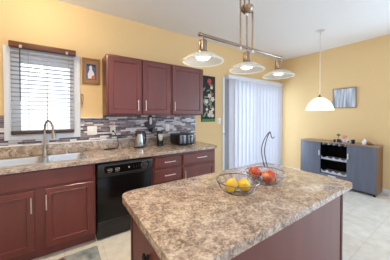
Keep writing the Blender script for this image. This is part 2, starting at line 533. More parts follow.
# ------------------------------------------------------------------ cabinets
FY = 2.309    # door faces of the base run
DOOR = [(0, 0), (0, .017), (.003, .020), (.052, .020), (.056, .017), (.060, .0165), (.066, .010), (.068, .009)]
DOOR_LOW = [(0, 0), (0, .017), (.003, .020), (.046, .020), (.049, .0225), (.053, .0225), (.057, .012), (.059, .011)]
DRAWER = [(0, 0), (0, .014), (.006, .019), (.010, .020)]


def bar_handle(p, q, out=.028, r=.0055):
    """bar pull standing off a -y face"""
    p, q = Vector(p), Vector(q)
    o = Vector((0, -out, 0)); d = (q-p).normalized()
    b = MB()
    b.tube([p+o, q+o], r, 8)
    for s in (p+d*.016, q-d*.016): b.tube([s, s+o], r*.8, 8)
    return b


def cab_door(parent, x0, x1, z0, z1, y, hx=None, hz=None, rings=DOOR, name='door', horiz=None):
    d = MB().panel(x0, x1, z0, z1, y, rings).build(name, M_wood, parent, smooth=False)
    if hx is not None:
        bar_handle((hx, y-.02, hz[0]), (hx, y-.02, hz[1])).build('handle', M_nickel, d, label='brushed nickel bar handle')
    if horiz is not None:
        bar_handle((horiz[0], y-.02, horiz[2]), (horiz[1], y-.02, horiz[2])).build('handle', M_nickel, d, label='brushed nickel bar handle')
    return d


def wall_cab(x0, x1, doors, label):
    t = thing('wall_cabinet', label, 'cabinet', (x0, D, 1.385), group='cherry wall cabinets')
    ox, oz = x0, 1.385
    yb = D-.305-D
    MB().box(0, x1-x0-.001, yb, -.0, 0, .775, .002).build('body', M_wood, t)
    for a, c, hx in doors:
        cab_door(t, a-ox, c-ox, .022, .752, yb, hx-ox, (.064, .205))
    return t


wall_cab(.453, 1.353, [(.474, .894, .845), (.916, 1.334, .950)], 'two-door cherry wall cabinet hanging next to the small framed picture')
wall_cab(1.354, 1.965, [(1.374, 1.944, 1.402)], 'single-door cherry wall cabinet hanging above the toaster')


def base_body(t, x0, x1, y1=D-.012):
    b = MB()
    b.box(x0, x1, FY+.02, y1, .105, .8755)
    b.box(x0, x1, FY+.085, y1, 0, .105)
    return b.build('body', M_wood, t)


# sink base: open top so that the bowls hang inside
t = thing('sink_cabinet', 'wide cherry base cabinet with two doors under the double sink', 'cabinet', (-.2, 2.6, 0))
L0 = Vector((-.2, 2.6, 0))
def loc_shift(b): return b.xf(Matrix.Translation(-L0))
b = MB()
sx0, sx1 = -.69, .282
b.box(sx0, sx0+.018, FY+.02, D-.012, .105, .8755).box(sx1-.018, sx1, FY+.02, D-.012, .105, .8755)
b.box(sx0+.018, sx1-.018, FY+.02, FY+.04, .105, .8755).box(sx0+.018, sx1-.018, FY+.04, D-.012, .105, .123)
b.box(sx0+.018, sx1-.018, D-.022, D-.012, .123, .8755).box(sx0, sx1, FY+.085, D-.012, 0, .105)
loc_shift(b).build('body', M_wood, t)
loc_shift(MB().panel(-.64, .258, .705, .862, FY+.02, [(0, 0), (0, .009), (.004, .012)])).build('false_front', M_wood, t, smooth=False)
for x0, x1, hx, hz in ((-.63, -.228, -.247, (.487, .632)), (-.146, .256, -.1375, (.492, .636))):
    d = loc_shift(MB().panel(x0, x1, .122, .683, FY+.02, DOOR_LOW)).build('door', M_wood, t, smooth=False)
    loc_shift(bar_handle((hx, FY, hz[0]), (hx, FY, hz[1]))).build('handle', M_nickel, d, label='brushed nickel bar handle')

# drawer stack and right-hand cabinet
t = thing('drawer_cabinet', 'narrow cherry cabinet with a stack of drawers right of the dishwasher', 'cabinet', (0, 0, 0))
base_body(t, .933, 1.355)
for z0, z1 in ((.702, .835), (.512, .676), (.320, .490), (.128, .298)):
    zc = (z0+z1)/2 + .004
    cab_door(t, .956, 1.344, z0, z1, FY+.02, rings=DRAWER, name='drawer', horiz=(1.085, 1.245, zc))
t = thing('base_cabinet', 'cherry base cabinet with one drawer over a door at the end of the counter', 'cabinet', (0, 0, 0))
base_body(t, 1.357, 1.968)
cab_door(t, 1.376, 1.948, .690, .835, FY+.02, rings=DRAWER, name='drawer', horiz=(1.60, 1.775, .772))
cab_door(t, 1.376, 1.948, .122, .660, FY+.02, 1.402, (.47, .61), rings=DOOR_LOW)

# ------------------------------------------------------------------ dishwasher
t = thing('dishwasher', 'black built-in dishwasher under the counter between the cherry cabinets', 'dishwasher', (.61, FY, 0))
x0, x1 = -.312, .312
MB().box(x0, x1, .03, .59, .02, .868).box(x0+.01, x1-.01, .06, .55, 0.0, .02).build('body', M_black, t)
MB().box(x0+.002, x1-.002, -.004, .03, .215, .700, .006).build('door_panel', M_blackgl, t)
MB().box(x0+.002, x1-.002, .012, .03, .105, .205, .004).box(x0+.002, x1-.002, .026, .0299, .02, .1).build('access_panel', M_black, t)
MB().box(x0+.002, x1-.002, .004, .0295, .2055, .2125, .002).build('trim_strip', M_dkgray, t)
cp = MB().box(x0+.002, x1-.002, -.014, .03, .705, .850, .008).build('control_panel', M_black, t)
# rounded bezel with a bowed lower edge
bz = [(-.235, .742), (-.25, .760), (-.25, .822), (-.235, .832), (.255, .832), (.27, .822), (.27, .760), (.255, .742), (.14, .732), (0, .729), (-.12, .732)]
MB().prism([(p[0], p[1]) for p in bz], 0, .006, M=Matrix.Translation((0, -.014, 0)) @ Matrix.Rotation(PI/2, 4, 'X')).build('bezel', M_dkgray, cp)
bi = [(p[0]*.975, .783+(p[1]-.783)*.86) for p in bz]
MB().prism(bi, 0, .002, M=Matrix.Translation((0, -.0201, 0)) @ Matrix.Rotation(PI/2, 4, 'X')).build('face_plate', M_blackgl, cp)
for k, xk in enumerate((-.205, -.125)):
    b = MB()
    for i in range(3): b.box(xk+i*.018-.006, xk+i*.018+.006, -.026, -.0222, .774, .782, .001)
    b.box(xk-.008, xk+.044, -.0235, -.0222, .790, .793).box(xk-.004, xk+.036, -.0235, -.0222, .757, .760)
    b.build('button', M_lgray, cp)
MB().lathe([(.0, 0), (.009, 0), (.009, .004), (0, .005)], seg=16, M=Matrix.Translation((.02, -.0222, .785)) @ Matrix.Rotation(PI/2, 4, 'X')).build('badge', M_lgray, cp)
for i in range(4): MB().box(.075+i*.03, .078+i*.03, -.0235, -.0222, .765, .800).build('scale_mark', M_dkgray, cp)
MB().lathe([(0, 0), (.030, 0), (.028, .014), (.012, .016), (0, .016)], seg=24, M=Matrix.Translation((.205, -.0222, .786)) @ Matrix.Rotation(PI/2, 4, 'X'))\
    .box(.202, .208, -.044, -.038, .768, .806, .001).build('dial', M_dkgray, cp)
MB().tube([(.205+.041*math.cos(a), -.0235, .786+.041*math.sin(a)) for a in [2*PI*k/24 for k in range(24)]], .0012, 5, True).build('dial_ring', M_lgray, cp)
MB().box(-.10, .11, -.018, -.0141, .838, .846, .001).build('latch_pull', M_dkgray, cp)

# ------------------------------------------------------------------ counter, sink, faucet
CT0, CT1 = .8758, .914
CY = 2.285
ct = thing('countertop', 'long speckled laminate countertop along the window wall holding the sink', 'countertop', (0, 0, 0))
b = MB()
HX0, HX1, HY0, HY1 = -.635, .212, 2.392, 2.870
b.box(-.70, HX0, CY, D-.001, CT0, CT1)
b.prism([(HX0, CY), (HX1, CY), (HX1, HY0), (HX0, HY0)], CT0, CT1)
b.box(HX0, HX1, HY1, D-.001, CT0, CT1)
b.prism(rounded(HX1, 2.012, CY, D-.001, (0, .05, 0, 0)), CT0, CT1)
b.build('slab', M_lam, ct, smooth=False)
MB().box(-.70, 2.006, D-.024, D-.009, CT1, 1.035, .004).build('upstand', M_lam, ct)

sk = thing('kitchen_sink', 'stainless double bowl sink set in the counter under the window', 'sink', (0, 0, CT1))
b = MB()
# rim: boxes around and between the bowls
RX0, RX1, RY0, RY1 = -.645, .222, 2.382, 2.880
DV0, DV1 = -.205, -.165
BY0, BY1 = 2.408, 2.800
zt = .004
b.box(RX0, RX1, RY0, BY0, 0.0005, zt, .0015); b.box(RX0, RX1, BY1, RY1, 0.0005, zt, .0015)
b.box(RX0, RX0+.03, BY0, BY1, 0.0005, zt, .0015); b.box(RX1-.03, RX1, BY0, BY1, 0.0005, zt, .0015); b.box(DV0, DV1, BY0, BY1, -.012, zt-.001, .0015)
b.build('rim', M_steel, sk)
for bx0, bx1 in ((RX0+.03, DV0), (DV1, RX1-.03)):
    bm = MB()
    R = []
    for ins, z, rr in ((0, 0.002, .05), (.006, -.02, .05), (.014, -.15, .055), (.04, -.178, .05), (.06, -.182, .05)):
        R.append([(p[0], p[1], z) for p in rounded(bx0+ins, bx1-ins, BY0+ins, BY1-ins, (rr,)*4, 5)])
    vs = [[bm.bm.verts.new(p) for p in r] for r in R]
    for A, B in zip(vs[:-1], vs[1:]):
        for k in range(len(A)): bm.bm.faces.new((A[k], A[(k+1) % len(A)], B[(k+1) % len(A)], B[k]))
    bm.bm.faces.new(vs[-1])
    # corner fillers between rounded bowl mouth and the square rim opening
    for cx, cy, ix in ((bx0, BY0, 0), (bx1, BY0, 1), (bx1, BY1, 2), (bx0, BY1, 3)):
        n = 6; ring = vs[0][ix*n:(ix+1)*n]
        c = bm.bm.verts.new((cx, cy, .002))
        for k in range(n-1): bm.bm.faces.new((c, ring[k], ring[k+1]))
    bowl = bm.build('bowl', M_steel, sk)
    MB().lathe([(0, 0), (.04, 0), (.042, .003), (.03, .003), (.026, .001), (0, .001)], ((bx0+bx1)/2, 2.62, -.1815), 20).build('drain', M_nickel, bowl)

fx, fy = -.178, 2.838
fa = thing('faucet', 'tall gooseneck pull-down kitchen faucet behind the sink divider', 'faucet', (fx, fy, CT1+.0045))
MB().lathe([(0, 0), (.027, 0), (.027, .008), (.022, .02), (.019, .03), (.0185, .075), (.015, .085), (0, .085)]).build('base', M_faucet, fa)
pts = bez([(0, 0, .08), (0, 0, .2), (.0, 0, .30), (.008, -.012, .365), (.030, -.040, .402), (.060, -.078, .385), (.078, -.10, .335), (.083, -.106, .29)], 6)
MB().tube(pts, .0115, 10).build('spout', M_faucet, fa)
MB().tube([(.083, -.106, .292), (.086, -.108, .26), (.089, -.110, .225), (.090, -.111, .205)], .015, 12, radii=[.014, .019, .022, .021])\
    .build('spray_head', M_faucet, fa)
MB().tube([(.018, 0, .055), (.04, .0, .06), (.075, .01, .085)], .006, 8, radii=[.011, .007, .005]).build('lever', M_faucet, fa)
so = thing('soap_dispenser', 'short pale pump standing behind the right-hand sink bowl', 'dispenser', (.035, 2.835, CT1+.0045))
MB().lathe([(0, 0), (.016, 0), (.016, .006), (.009, .01), (.008, .045), (.011, .05), (.011, .062), (0, .064)], seg=14).build('pump_body', M_nickel, so)
MB().tube([(0, 0, .058), (0, -.03, .06), (0, -.048, .052)], .005, 8).build('nozzle', M_nickel, so)

# ------------------------------------------------------------------ venetian blind
vb = thing('venetian_blind', 'brown wood venetian blind with open slats over the kitchen window', 'blind', (-.17, D-.021, 0))
bx = .17
MB().box(-.478+bx, .140+bx, -.075, -.002, 2.130, 2.192, .004).build('headrail', M_blindwood, vb)
b = MB()
z = 2.116
while z > 1.225:
    b.box(-.470+bx, .112+bx, -.024, .024, -.0015, .0015, M=Matrix.Translation((0, -.036, z)) @ Matrix.Rotation(math.radians(-7), 4, 'X'))
    z -= .0475
b.build('slats', M_slat, vb, smooth=False)
MB().box(-.470+bx, .112+bx, -.062, -.010, 1.172, 1.210, .004).build('bottom_rail', mat('dark_walnut_rail', srgb(72, 48, 46), .4), vb, label='darker wood bottom rail')
for xk in (-.32, .06):
    MB().tube([(xk+bx, -.0625, 2.13), (xk+bx, -.0625, 1.19)], .0012, 5).tube([(xk+bx, -.0085, 2.13), (xk+bx, -.0085, 1.19)], .0012, 5).build('ladder_cord', M_cord, vb)
MB().tube([(-.385+bx, -.074, 2.125), (-.386+bx, -.078, 2.09), (-.386+bx, -.078, 1.545)], .005, 8).build('tilt_wand', M_dkgray, vb)
for xk in (-.38, .045):
    MB().box(xk+bx-.012, xk+bx+.012, -.0785, -.0752, 2.125, 2.16, .001).build('bracket_clip', M_lgray, vb, label='pale metal clip')

# cord loop on the wall beside the window
o = thing('cord_loop', 'brown cord loop with a pale tassel hanging on the wall right of the window', 'cord', (.208, D-.012, 1.50))
pts = [(.0, 0, .02), (-.008, 0, .08), (-.010, 0, .14), (.0, 0, .165), (.012, 0, .14), (.010, 0, .08), (.004, 0, .025)]
MB().tube(bez(pts, 6), .0035, 6).build('loop', mat('brown_cord', srgb(112, 70, 48), .7), o)
MB().lathe([(0, 0), (.008, .002), (.011, .02), (.005, .034), (0, .036)], (.002, 0, -.006), 12).build('tassel', M_lgray, o)
MB().lathe([(0, 0), (.006, 0), (.006, .011), (0, .011)], seg=10, M=Matrix.Translation((0, .0118, .16)) @ Matrix.Rotation(PI/2, 4, 'X')).build('wall_hook', M_bronze, o)

# ------------------------------------------------------------------ pictures on the walls
o = thing('framed_picture', 'small tan-framed picture of a white figure on blue beside the wall cabinets', 'picture', (.315, D, 1.974))
hw, hh = .104, .170
b = MB()
b.box(-hw, -hw+.022, -.022, -.0005, -hh, hh, .003).box(hw-.022, hw, -.022, -.0005, -hh, hh, .003)
b.box(-hw+.022, hw-.022, -.022, -.0005, hh-.022, hh, .003).box(-hw+.022, hw-.022, -.022, -.0005, -hh, -hh+.022, .003)
b.build('frame', M_framewood, o)
MB().box(-hw+.022, hw-.022, -.010, -.0005, -hh+.022, hh-.022).build('mat', M_matboard, o)
art = MB().box(-.058, .062, -.0125, -.0102, -.112, .095).build('print', M_bluep, o)
MZ = lambda dy: Matrix.Translation((0, dy, 0)) @ Matrix.Rotation(PI/2, 4, 'X')
MB().prism([(-.035, -.10), (-.04, -.04), (-.018, .02), (-.022, .055), (-.005, .078), (.012, .06), (.010, .025), (.034, -.02), (.042, -.095)], 0, .0008, M=MZ(-.0126)).build('white_figure', M_whitep, art)
MB().prism([(.0, -.105), (.008, -.06), (.032, -.05), (.05, -.075), (.046, -.105)], 0, .0008, M=MZ(-.0136)).build('orange_drapery', M_orange, art)
MB().prism([(-.05, -.108), (-.046, -.085), (-.036, -.088), (-.036, -.108)], 0, .0008, M=MZ(-.0126)).build('orange_cushion', M_orange, art)
MB().prism([(-.05, .09), (-.05, .06), (.0, .08), (.05, .055), (.055, .09)], 0, .0006, M=MZ(-.0126)).build('dark_foliage', M_violet, art)

o = thing('floral_panel', 'tall black panel painted with red and white flowers and a green base', 'wall art', (2.31, D, 1.70))
# local x -.165 .. .165, z -.435 .. .44
pn = MB().box(-.165, .165, -.018, -.0005, -.435, .440, .002).build('panel', M_blackart, o)
MB().box(-.160, .160, -.0192, -.0181, -.430, -.385).build('green_base_band', M_green, pn)
def blob(b, cx, cz, r, n=7, k=.35, dy=-.0181, th=.001, ph=0.0, sx=1.0):
    P = []
    for i in range(n*4):
        a = 2*PI*i/(n*4)
        rr = r*(1-k*.5+k*.5*math.cos(n*a+ph))
        P.append((cx+rr*math.cos(a)*sx, cz+rr*math.sin(a)))
    b.prism(P, 0, th, M=MZ(dy))
for c in ((.02, .34, .060), (.085, .27, .030), (.09, .10, .022), (.06, -.13, .022)):
    b = MB(); blob(b, *c); b.build('red_flower', M_red, pn)
for c in ((.02, .06, .05), (.10, .0, .055), (-.05, -.05, .05), (.05, -.26, .055), (.10, -.20, .04), (.02, -.31, .045), (.07, .22, .035), (.10, -.32, .04), (-.04, -.20, .035)):
    b = MB(); blob(b, *c, n=5, dy=-.0181, ph=1); b.build('cream_flower', M_cream, pn)
b = MB()
for i in range(26):
    cx, cz = random.uniform(-.12, .14), random.uniform(-.36, .27)
    a = random.uniform(0, PI)
    P = [(cx+.045*math.cos(u)*math.cos(a)-.014*math.sin(u)*math.sin(a), cz+.045*math.cos(u)*math.sin(a)+.014*math.sin(u)*math.cos(a)) for u in [2*PI*k/10 for k in range(10)]]
    b.prism(P, 0, .0004+.00002*i, M=MZ(-.0181))
b.build('green_leaves', M_sage, pn)

o = thing('birch_picture', 'grey-framed landscape picture of pale tree trunks on the right wall', 'picture', (XR, 1.528, 1.735))
hw, hh = .198, .200
b = MB()
b.box(-.026, -.0005, -hw, -hw+.014, -hh, hh, .002).box(-.026, -.0005, hw-.014, hw, -hh, hh, .002)
b.box(-.026, -.0005, -hw+.014, hw-.014, hh-.014, hh, .002).box(-.026, -.0005, -hw+.014, hw-.014, -hh, -hh+.014, .002)
b.build('frame', mat('silver_gray_frame', srgb(140, 132, 128), .4), o)
MB().box(-.018, -.0005, -hw+.014, hw-.014, -hh+.014, hh-.014).build('print', M_birch, o)

# ------------------------------------------------------------------ outlets, switch, small wall things
def plate(name, label, cat, x, z, w_, h_, y):
    o = thing(name, label, cat, (x, y, z))
    MB().box(-w_/2, w_/2, -.006, -.0003, -h_/2, h_/2, .003).build('cover_plate', M_plate, o)
    return o


yt = D-bs
o = plate('wall_switch', 'white double rocker switch plate on the tiles nearest the window', 'switch', .322, 1.180, .116, .118, yt)
for xk in (-.026, .026): MB().box(xk-.016, xk+.016, -.010, -.0061, -.033, .033, .002).build('rocker', M_white, o)
def sockets(o, zs=(-.026, .026)):
    for zk in zs:
        s = MB().box(-.016, .016, -.008, -.0061, zk-.014, zk+.014, .002).build('socket', M_white, o)
        MB().box(-.007, -.005, -.0086, -.0081, zk-.005, zk+.006).box(.005, .007, -.0086, -.0081, zk-.005, zk+.006).build('slots', M_black, s)
o = plate('wall_outlet', 'white outlet plate on the tiles with a black plug and pink night light', 'outlet', .584, 1.186, .072, .118, yt)
sockets(o, (-.026,))
o = plate('wall_outlet', 'white outlet plate on the tiles between the can opener and the toaster', 'outlet', 1.443, 1.178, .072, .118, yt)
sockets(o)
o = plate('light_switch', 'white light switch on the yellow wall beside the sliding door blinds', 'switch', 2.592, 1.270, .085, .125, D)
MB().box(-.016, .016, -.010, -.0061, -.033, .033, .002).build('rocker', M_white, o)

o = thing('night_light', 'small pink plug-in night light in the top of the outlet left of the kettle', 'night light', (.590, yt-.0065, 1.228))
MB().box(-.020, .020, -.022, 0, -.018, .012, .004).build('plug_body', M_pot, o)
MB().lathe([(0, 0), (.018, 0), (.022, .012), (.016, .03), (0, .036)], (0, -.014, .0125), 14).build('lamp_shade', M_pink, o)
o = thing('power_cord', 'black power cord plugged in the outlet and lying on the counter', 'cord', (.584, yt-.0092, 1.160))
MB().box(-.014, .014, -.026, 0, -.012, .012, .004).build('plug', M_cable, o)
zc = CT1+.0065-1.160
cpts = [(0, -.024, -.004), (.015, -.045, -.02), (.045, -.06, -.09), (.055, -.065, -.18), (.045, -.07, zc+.02), (.02, -.075, zc), (-.05, -.08, zc), (-.115, -.075, zc), (-.125, -.055, zc), (-.06, -.048, zc), (.01, -.050, zc), (.03, -.055, zc)]
MB().tube(bez(cpts, 8), .0055, 8).build('cable', M_cable, o)
MB().tube([(-.02, -.078, zc+.004), (-.11, -.076, zc+.004)], .010, 8).build('cable_tie', M_cable, o)

# dark cut-out ornament above the kettle
o = thing('wall_ornament', 'small black figure-shaped ornament fixed to the tiles above the kettle', 'ornament', (1.14, yt, 1.256))
o.scale = (1.08, 1, 1.1)
MB().prism([(-.018, -.118), (-.030, -.07), (-.062, -.052), (-.085, -.02), (-.078, .022), (-.050, .032), (-.040, .0), (-.026, .03), (-.030, .085), (-.020, .118), (.018, .122), (.030, .085),
            (.026, .035), (.048, .01), (.062, .03), (.085, .018), (.080, -.03), (.058, -.06), (.030, -.072), (.02, -.118)][::-1], 0, .022, M=MZ(-.0005), bevel=.004).build('body', M_black, o)
MB().prism([(-.016, -.01), (-.020, .05), (-.012, .088), (.012, .088), (.020, .05), (.016, -.01)][::-1], 0, .004, M=MZ(-.0226)).build('pale_centre', M_carton, o)

# ------------------------------------------------------------------ things on the long counter
Z0 = CT1+.0005
k = thing('electric_kettle', 'steel electric kettle with black handle on the counter below the black ornament', 'kettle', (.925, 2.80, Z0), .35)
k.scale = (1.0, 1.0, 1.1)
MB().lathe([(0, 0), (.075, 0), (.077, .008), (.072, .018), (0, .018)], seg=28).build('power_base', M_black, k)
MB().lathe([(0, .019), (.066, .019), (.069, .03), (.066, .09), (.056, .16), (.050, .185), (0, .187)], seg=28).build('body', M_clearblue, k)
MB().lathe([(0, .1875), (.051, .1875), (.048, .200), (.02, .207), (.012, .22), (0, .222)], seg=24).build('lid', M_black, k)
MB().tube(bez([(.046, 0, .195), (.085, 0, .198), (.108, 0, .175), (.110, 0, .11), (.098, 0, .05), (.070, 0, .035)], 6), .011, 8).build('handle', M_black, k)
MB().tube([(-.050, 0, .165), (-.072, 0, .178), (-.080, 0, .186)], .012, 8, radii=[.018, .012, .008]).build('spout', M_black, k)

k = thing('can_opener', 'tall black electric can opener with pale front standing beside the toaster', 'can opener', (1.24, 2.78, Z0), -.15)
MB().prism(rounded(-.050, .050, -.055, .055, (.02,)*4), 0, .025, bevel=.003).build('foot', M_black, k)
MB().prism(rounded(-.046, .046, -.030, .050, (.015,)*4), .0255, .215, bevel=.006).build('body', M_black, k)
MB().prism([(-.040, .185), (.040, .185), (.034, .12), (.020, .085), (-.014, .085), (-.030, .12)][::-1], 0, .006, M=MZ(-.0302)).build('front_plate', M_lgray, k, label='pale grey front plate')
MB().box(-.045, .045, -.055, .045, .2155, .232, .006).build('lever', M_black, k)
MB().lathe([(0, 0), (.012, 0), (.012, .01), (0, .011)], seg=14, M=Matrix.Translation((0, -.0365, .15)) @ Matrix.Rotation(PI/2, 4, 'X')).build('cutting_wheel', M_nickel, k)

k = thing('toaster', 'black four-slice toaster with two steel front panels at the tiles\' end', 'toaster', (1.60, 2.72, Z0))
MB().box(-.145, .145, -.150, .150, .012, .178, .022, 4).build('body', M_black, k)
for xk in (-.072, .072):
    p = MB().box(xk-.052, xk+.052, -.155, -.1502, .030, .165, .006).build('front_panel', M_dksteel, k, label='brushed steel front panel')
    MB().box(xk-.012, xk+.012, -.158, -.1552, .055, .155, .001).build('lever_slot', M_black, p)
    MB().box(xk-.020, xk+.020, -.178, -.1582, .125, .142, .004).build('lever', M_dkgray, p)
    MB().lathe([(0, 0), (.013, 0), (.011, .012), (0, .012)], seg=14, M=Matrix.Translation((xk, -.1582, .045)) @ Matrix.Rotation(PI/2, 4, 'X')).build('dial', M_dkgray, p)
b = MB()
for xk in (-.105, -.040, .040, .105): b.box(xk-.014, xk+.014, -.11, .11, .1782, .1795)
b.build('bread_slots', M_dkgray, k)
for a in (-1, 1):
    for c in (-1, 1): MB().lathe([(0, 0), (.012, 0), (.012, .012), (0, .012)], (a*.11, c*.11, 0), 10).build('foot', M_black, k)

# ------------------------------------------------------------------ kitchen island
isl = thing('kitchen_island', 'cherry wood island base with plain panels standing in the room centre', 'island', (.965, .82, 0))
x0, x1, y0, y1 = -.645, .645, -.292, .300
MB().box(x0+.006, x1-.006, y0+.006, y1-.006, .0, .8756).build('body', M_wood, isl)
MB().box(x0+.018, x1-.032, y0, y0+.0058, .005, .874).build('long_panel', M_wood, isl, smooth=False)
MB().box(x1-.030, x1+.002, y0-.004, y0+.03, .0, .8756, .003).build('corner_post', M_wood_in, isl, label='darker corner post')
MB().box(x0, x0+.0058, y0+.012, y1-.03, .005, .874).build('end_panel', M_wood, isl, smooth=False)
MB().box(x0-.004, x0+.02, y1-.028, y1+.002, .0, .8756, .003).build('corner_post', M_wood_in, isl, label='darker corner post')
MB().lathe([(0, 0), (.007, 0), (.006, .012), (.014, .018), (.016, .026), (.010, .032), (0, .033)], seg=16, sx=1.8, sy=1,
           M=Matrix.Translation((x0-.0002, 0.029, 0.730)) @ Matrix.Rotation(-PI/2, 4, 'Y')).build('knob', M_black, isl, label='small dark knob')

b = MB()
b.prism(rounded(.28, 1.68, .486, 1.22, (.03, .028, .03, .065), 8), CT0, CT1, bevel=.004, seg=3)
tag(b.build('island_countertop', M_lam), 'speckled brown laminate island top with rounded corners under the pendant lights', 'countertop')

# ------------------------------------------------------------------ fruit bowls on the island
def wire_bowl(label, loc, rz=0):
    t = thing('wire_fruit_bowl', label, 'fruit bowl', loc, rz, 'wire fruit bowls on the island')
    ring = lambda r, z, n=40: [(r*math.cos(2*PI*k/n), r*math.sin(2*PI*k/n), z) for k in range(n)]
    rm = MB().tube(ring(.130, .075), .0031, 7, True).build('rim', M_wire, t)
    MB().tube(ring(.062, .0035), .0030, 7, True).build('base_ring', M_wire, t)
    b = MB()
    for k in range(14):
        a = 2*PI*k/14
        prof = [(.060, .004), (.085, .012), (.108, .032), (.122, .055), (.130, .075)]
        b.tube(bez([(r*math.cos(a+.25*(z/.075)), r*math.sin(a+.25*(z/.075)), z) for r, z in prof], 3), .0019, 5)
    b.build('wires', M_wire, t)
    b = MB()
    b.tube(ring(.108, .033), .0017, 5, True)
    for k in range(4):
        a = PI*k/4
        b.tube([(.062*math.cos(a), .062*math.sin(a), .004), (-.062*math.cos(a), -.062*math.sin(a), .004)], .0016, 5)
    b.build('cross_wires', M_wire, t)
    return t


B1 = Vector((.880, .826, Z0)); B2 = Vector((1.165, .838, Z0))
wire_bowl('wire fruit bowl nearer the camera holding yellow lemons on the island', B1)
t = wire_bowl('wire fruit bowl with a tall banana hook holding red apples on the island', B2, .6)
# banana hook: two bowed wires rising from the back rim
c6, s6 = math.cos(-.6), math.sin(-.6)
def w2l(x, y, z): return (x*c6-y*s6, x*s6+y*c6, z)
R = Vector((math.cos(CAM_YAW), -math.sin(CAM_YAW), 0)); Fd = Vector((math.sin(CAM_YAW), math.cos(CAM_YAW), 0))
def hk(u, z, dd=.119): 
    p = R*(u+.040) + Fd*dd
    return w2l(p.x, p.y, z)
b = MB()
b.tube(bez([hk(.002, .075), hk(-.010, .12), hk(-.022, .19), hk(-.016, .25), hk(.008, .305), hk(.032, .338), hk(.042, .345)], 6), .0036, 7)
b.tube(bez([hk(.024, .075), hk(.012, .12), hk(.000, .19), hk(.006, .25), hk(.022, .305), hk(.037, .338), hk(.042, .345)], 6), .0036, 7)
b.tube(bez([hk(.042, .345), hk(.046, .330), hk(.052, .305), hk(.062, .296), hk(.074, .306)], 6), .0036, 7)
b.build('banana_hook', mat('dark_steel_wire', srgb(92, 88, 92), .35, 1.0), t, label='tall bowed hook for bananas')


def lemon(label, loc, rx, rz, s=1.0):
    o = thing('lemon', label, 'lemon', loc, rz, 'lemons in the wire bowl')
    prof = [(0, -.048), (.006, -.046), (.010, -.042), (.024, -.034), (.034, -.018), (.0375, 0), (.034, .018), (.024, .033), (.011, .041), (.007, .047), (0, .049)]
    prof = [(r*s, z*s) for r, z in prof]
    MB().lathe(prof, seg=24, M=Matrix.Rotation(rx, 4, 'X')).build('peel', M_lemon, o)
    return o


def apple(label, loc, rx, rz, s=1.0):
    o = thing('apple', label, 'apple', loc, rz, 'apples in the wire bowl')
    prof = [(0, -.024), (.008, -.029), (.018, -.031), (.029, -.022), (.037, -.004), (.038, .010), (.032, .024), (.020, .031), (.009, .029), (.003, .022), (0, .020)]
    M = Matrix.Rotation(rx, 4, 'X')
    MB().lathe([(r*s, z*s) for r, z in prof], seg=24, M=M).build('fruit', M_apple, o)
    MB().tube([M @ Vector((0, 0, .021)), M @ Vector((.002, 0, .03)), M @ Vector((.005, 0, .042))], .0016, 6).build('stem', M_leafstem, o)
    return o


lemon('yellow lemon on the left in the nearer wire bowl', (B1.x-.040, B1.y+.012, Z0+.045), .35, .3, 1.0)
lemon('yellow lemon on the right in the nearer wire bowl', (B1.x+.030, B1.y-.026, Z0+.045), 1.1, -.7, 1.0)
apple('red apple at the back left of the wire bowl under the banana hook', (B2.x-.022, B2.y+.066, Z0+.054), .35, .4, 1.22)
apple('red apple at the front right of the wire bowl under the banana hook', (B2.x+.012, B2.y-.028, Z0+.043), -.25, 1.7, 1.25)

# ------------------------------------------------------------------ bar pendant over the island
PY = .85
bl = thing('bar_pendant_light', 'bronze bar light with three glass shades hanging over the island', 'pendant light', (.985, PY, H-.001))
zb = 1.822-H
lx0, lx1 = .612-.985, 1.365-.985
MB().box(lx0, lx1, -.008, .008, zb-.007, zb+.007, .003).sphere((lx0, 0, zb), .011).sphere((lx1, 0, zb), .011).build('bar', M_bronze, bl)
MB().lathe([(0, 0), (.065, 0), (.065, -.012), (.05, -.028), (0, -.03)], seg=28).build('canopy', M_bronze, bl)
xa, xb_, xc = -.060, .0, .056
MB().tube([(xa, 0, zb+.005), (xa, 0, -.02)], .0055, 10).build('rod', M_bronze, bl)
MB().tube([(xb_, 0, zb+.005), (xb_, 0, 2.085-H)], .0055, 10).build('rod', M_bronze, bl)
MB().tube([(xc, 0, zb+.005), (xc, 0, 2.075-H)], .0055, 10).build('rod', M_bronze, bl)
hz = 2.040-H
hub = MB().lathe([(0, 0), (.012, .0), (.022, .006), (.034, .02), (.042, .034), (.042, .042), (0, .044)], (xb_, 0, hz), 24).build('hub', M_bronze, bl)
MB().box(xa-.004, xc+.004, -.006, .006, hz+.020, hz+.030, .002).build('hub_arm', M_bronze, hub)
MB().lathe([(0, 0), (.006, .002), (.008, .012), (.012, .016)], (xb_, 0, hz-.016), 14).build('finial', M_nickel, hub)
for xk in (-.022, .022): MB().tube([(xk, 0, hz+.044), (xk, 0, -.02)], .0045, 8).build('hanger_stem', M_bronze, bl)
for xk in (xa, xc):
    MB().lathe([(0, -.014), (.007, -.012), (.009, -.004), (.008, .008), (0, .009)], (xk, 0, zb-.012), 14).build('knurled_nut', M_nickel, bl)
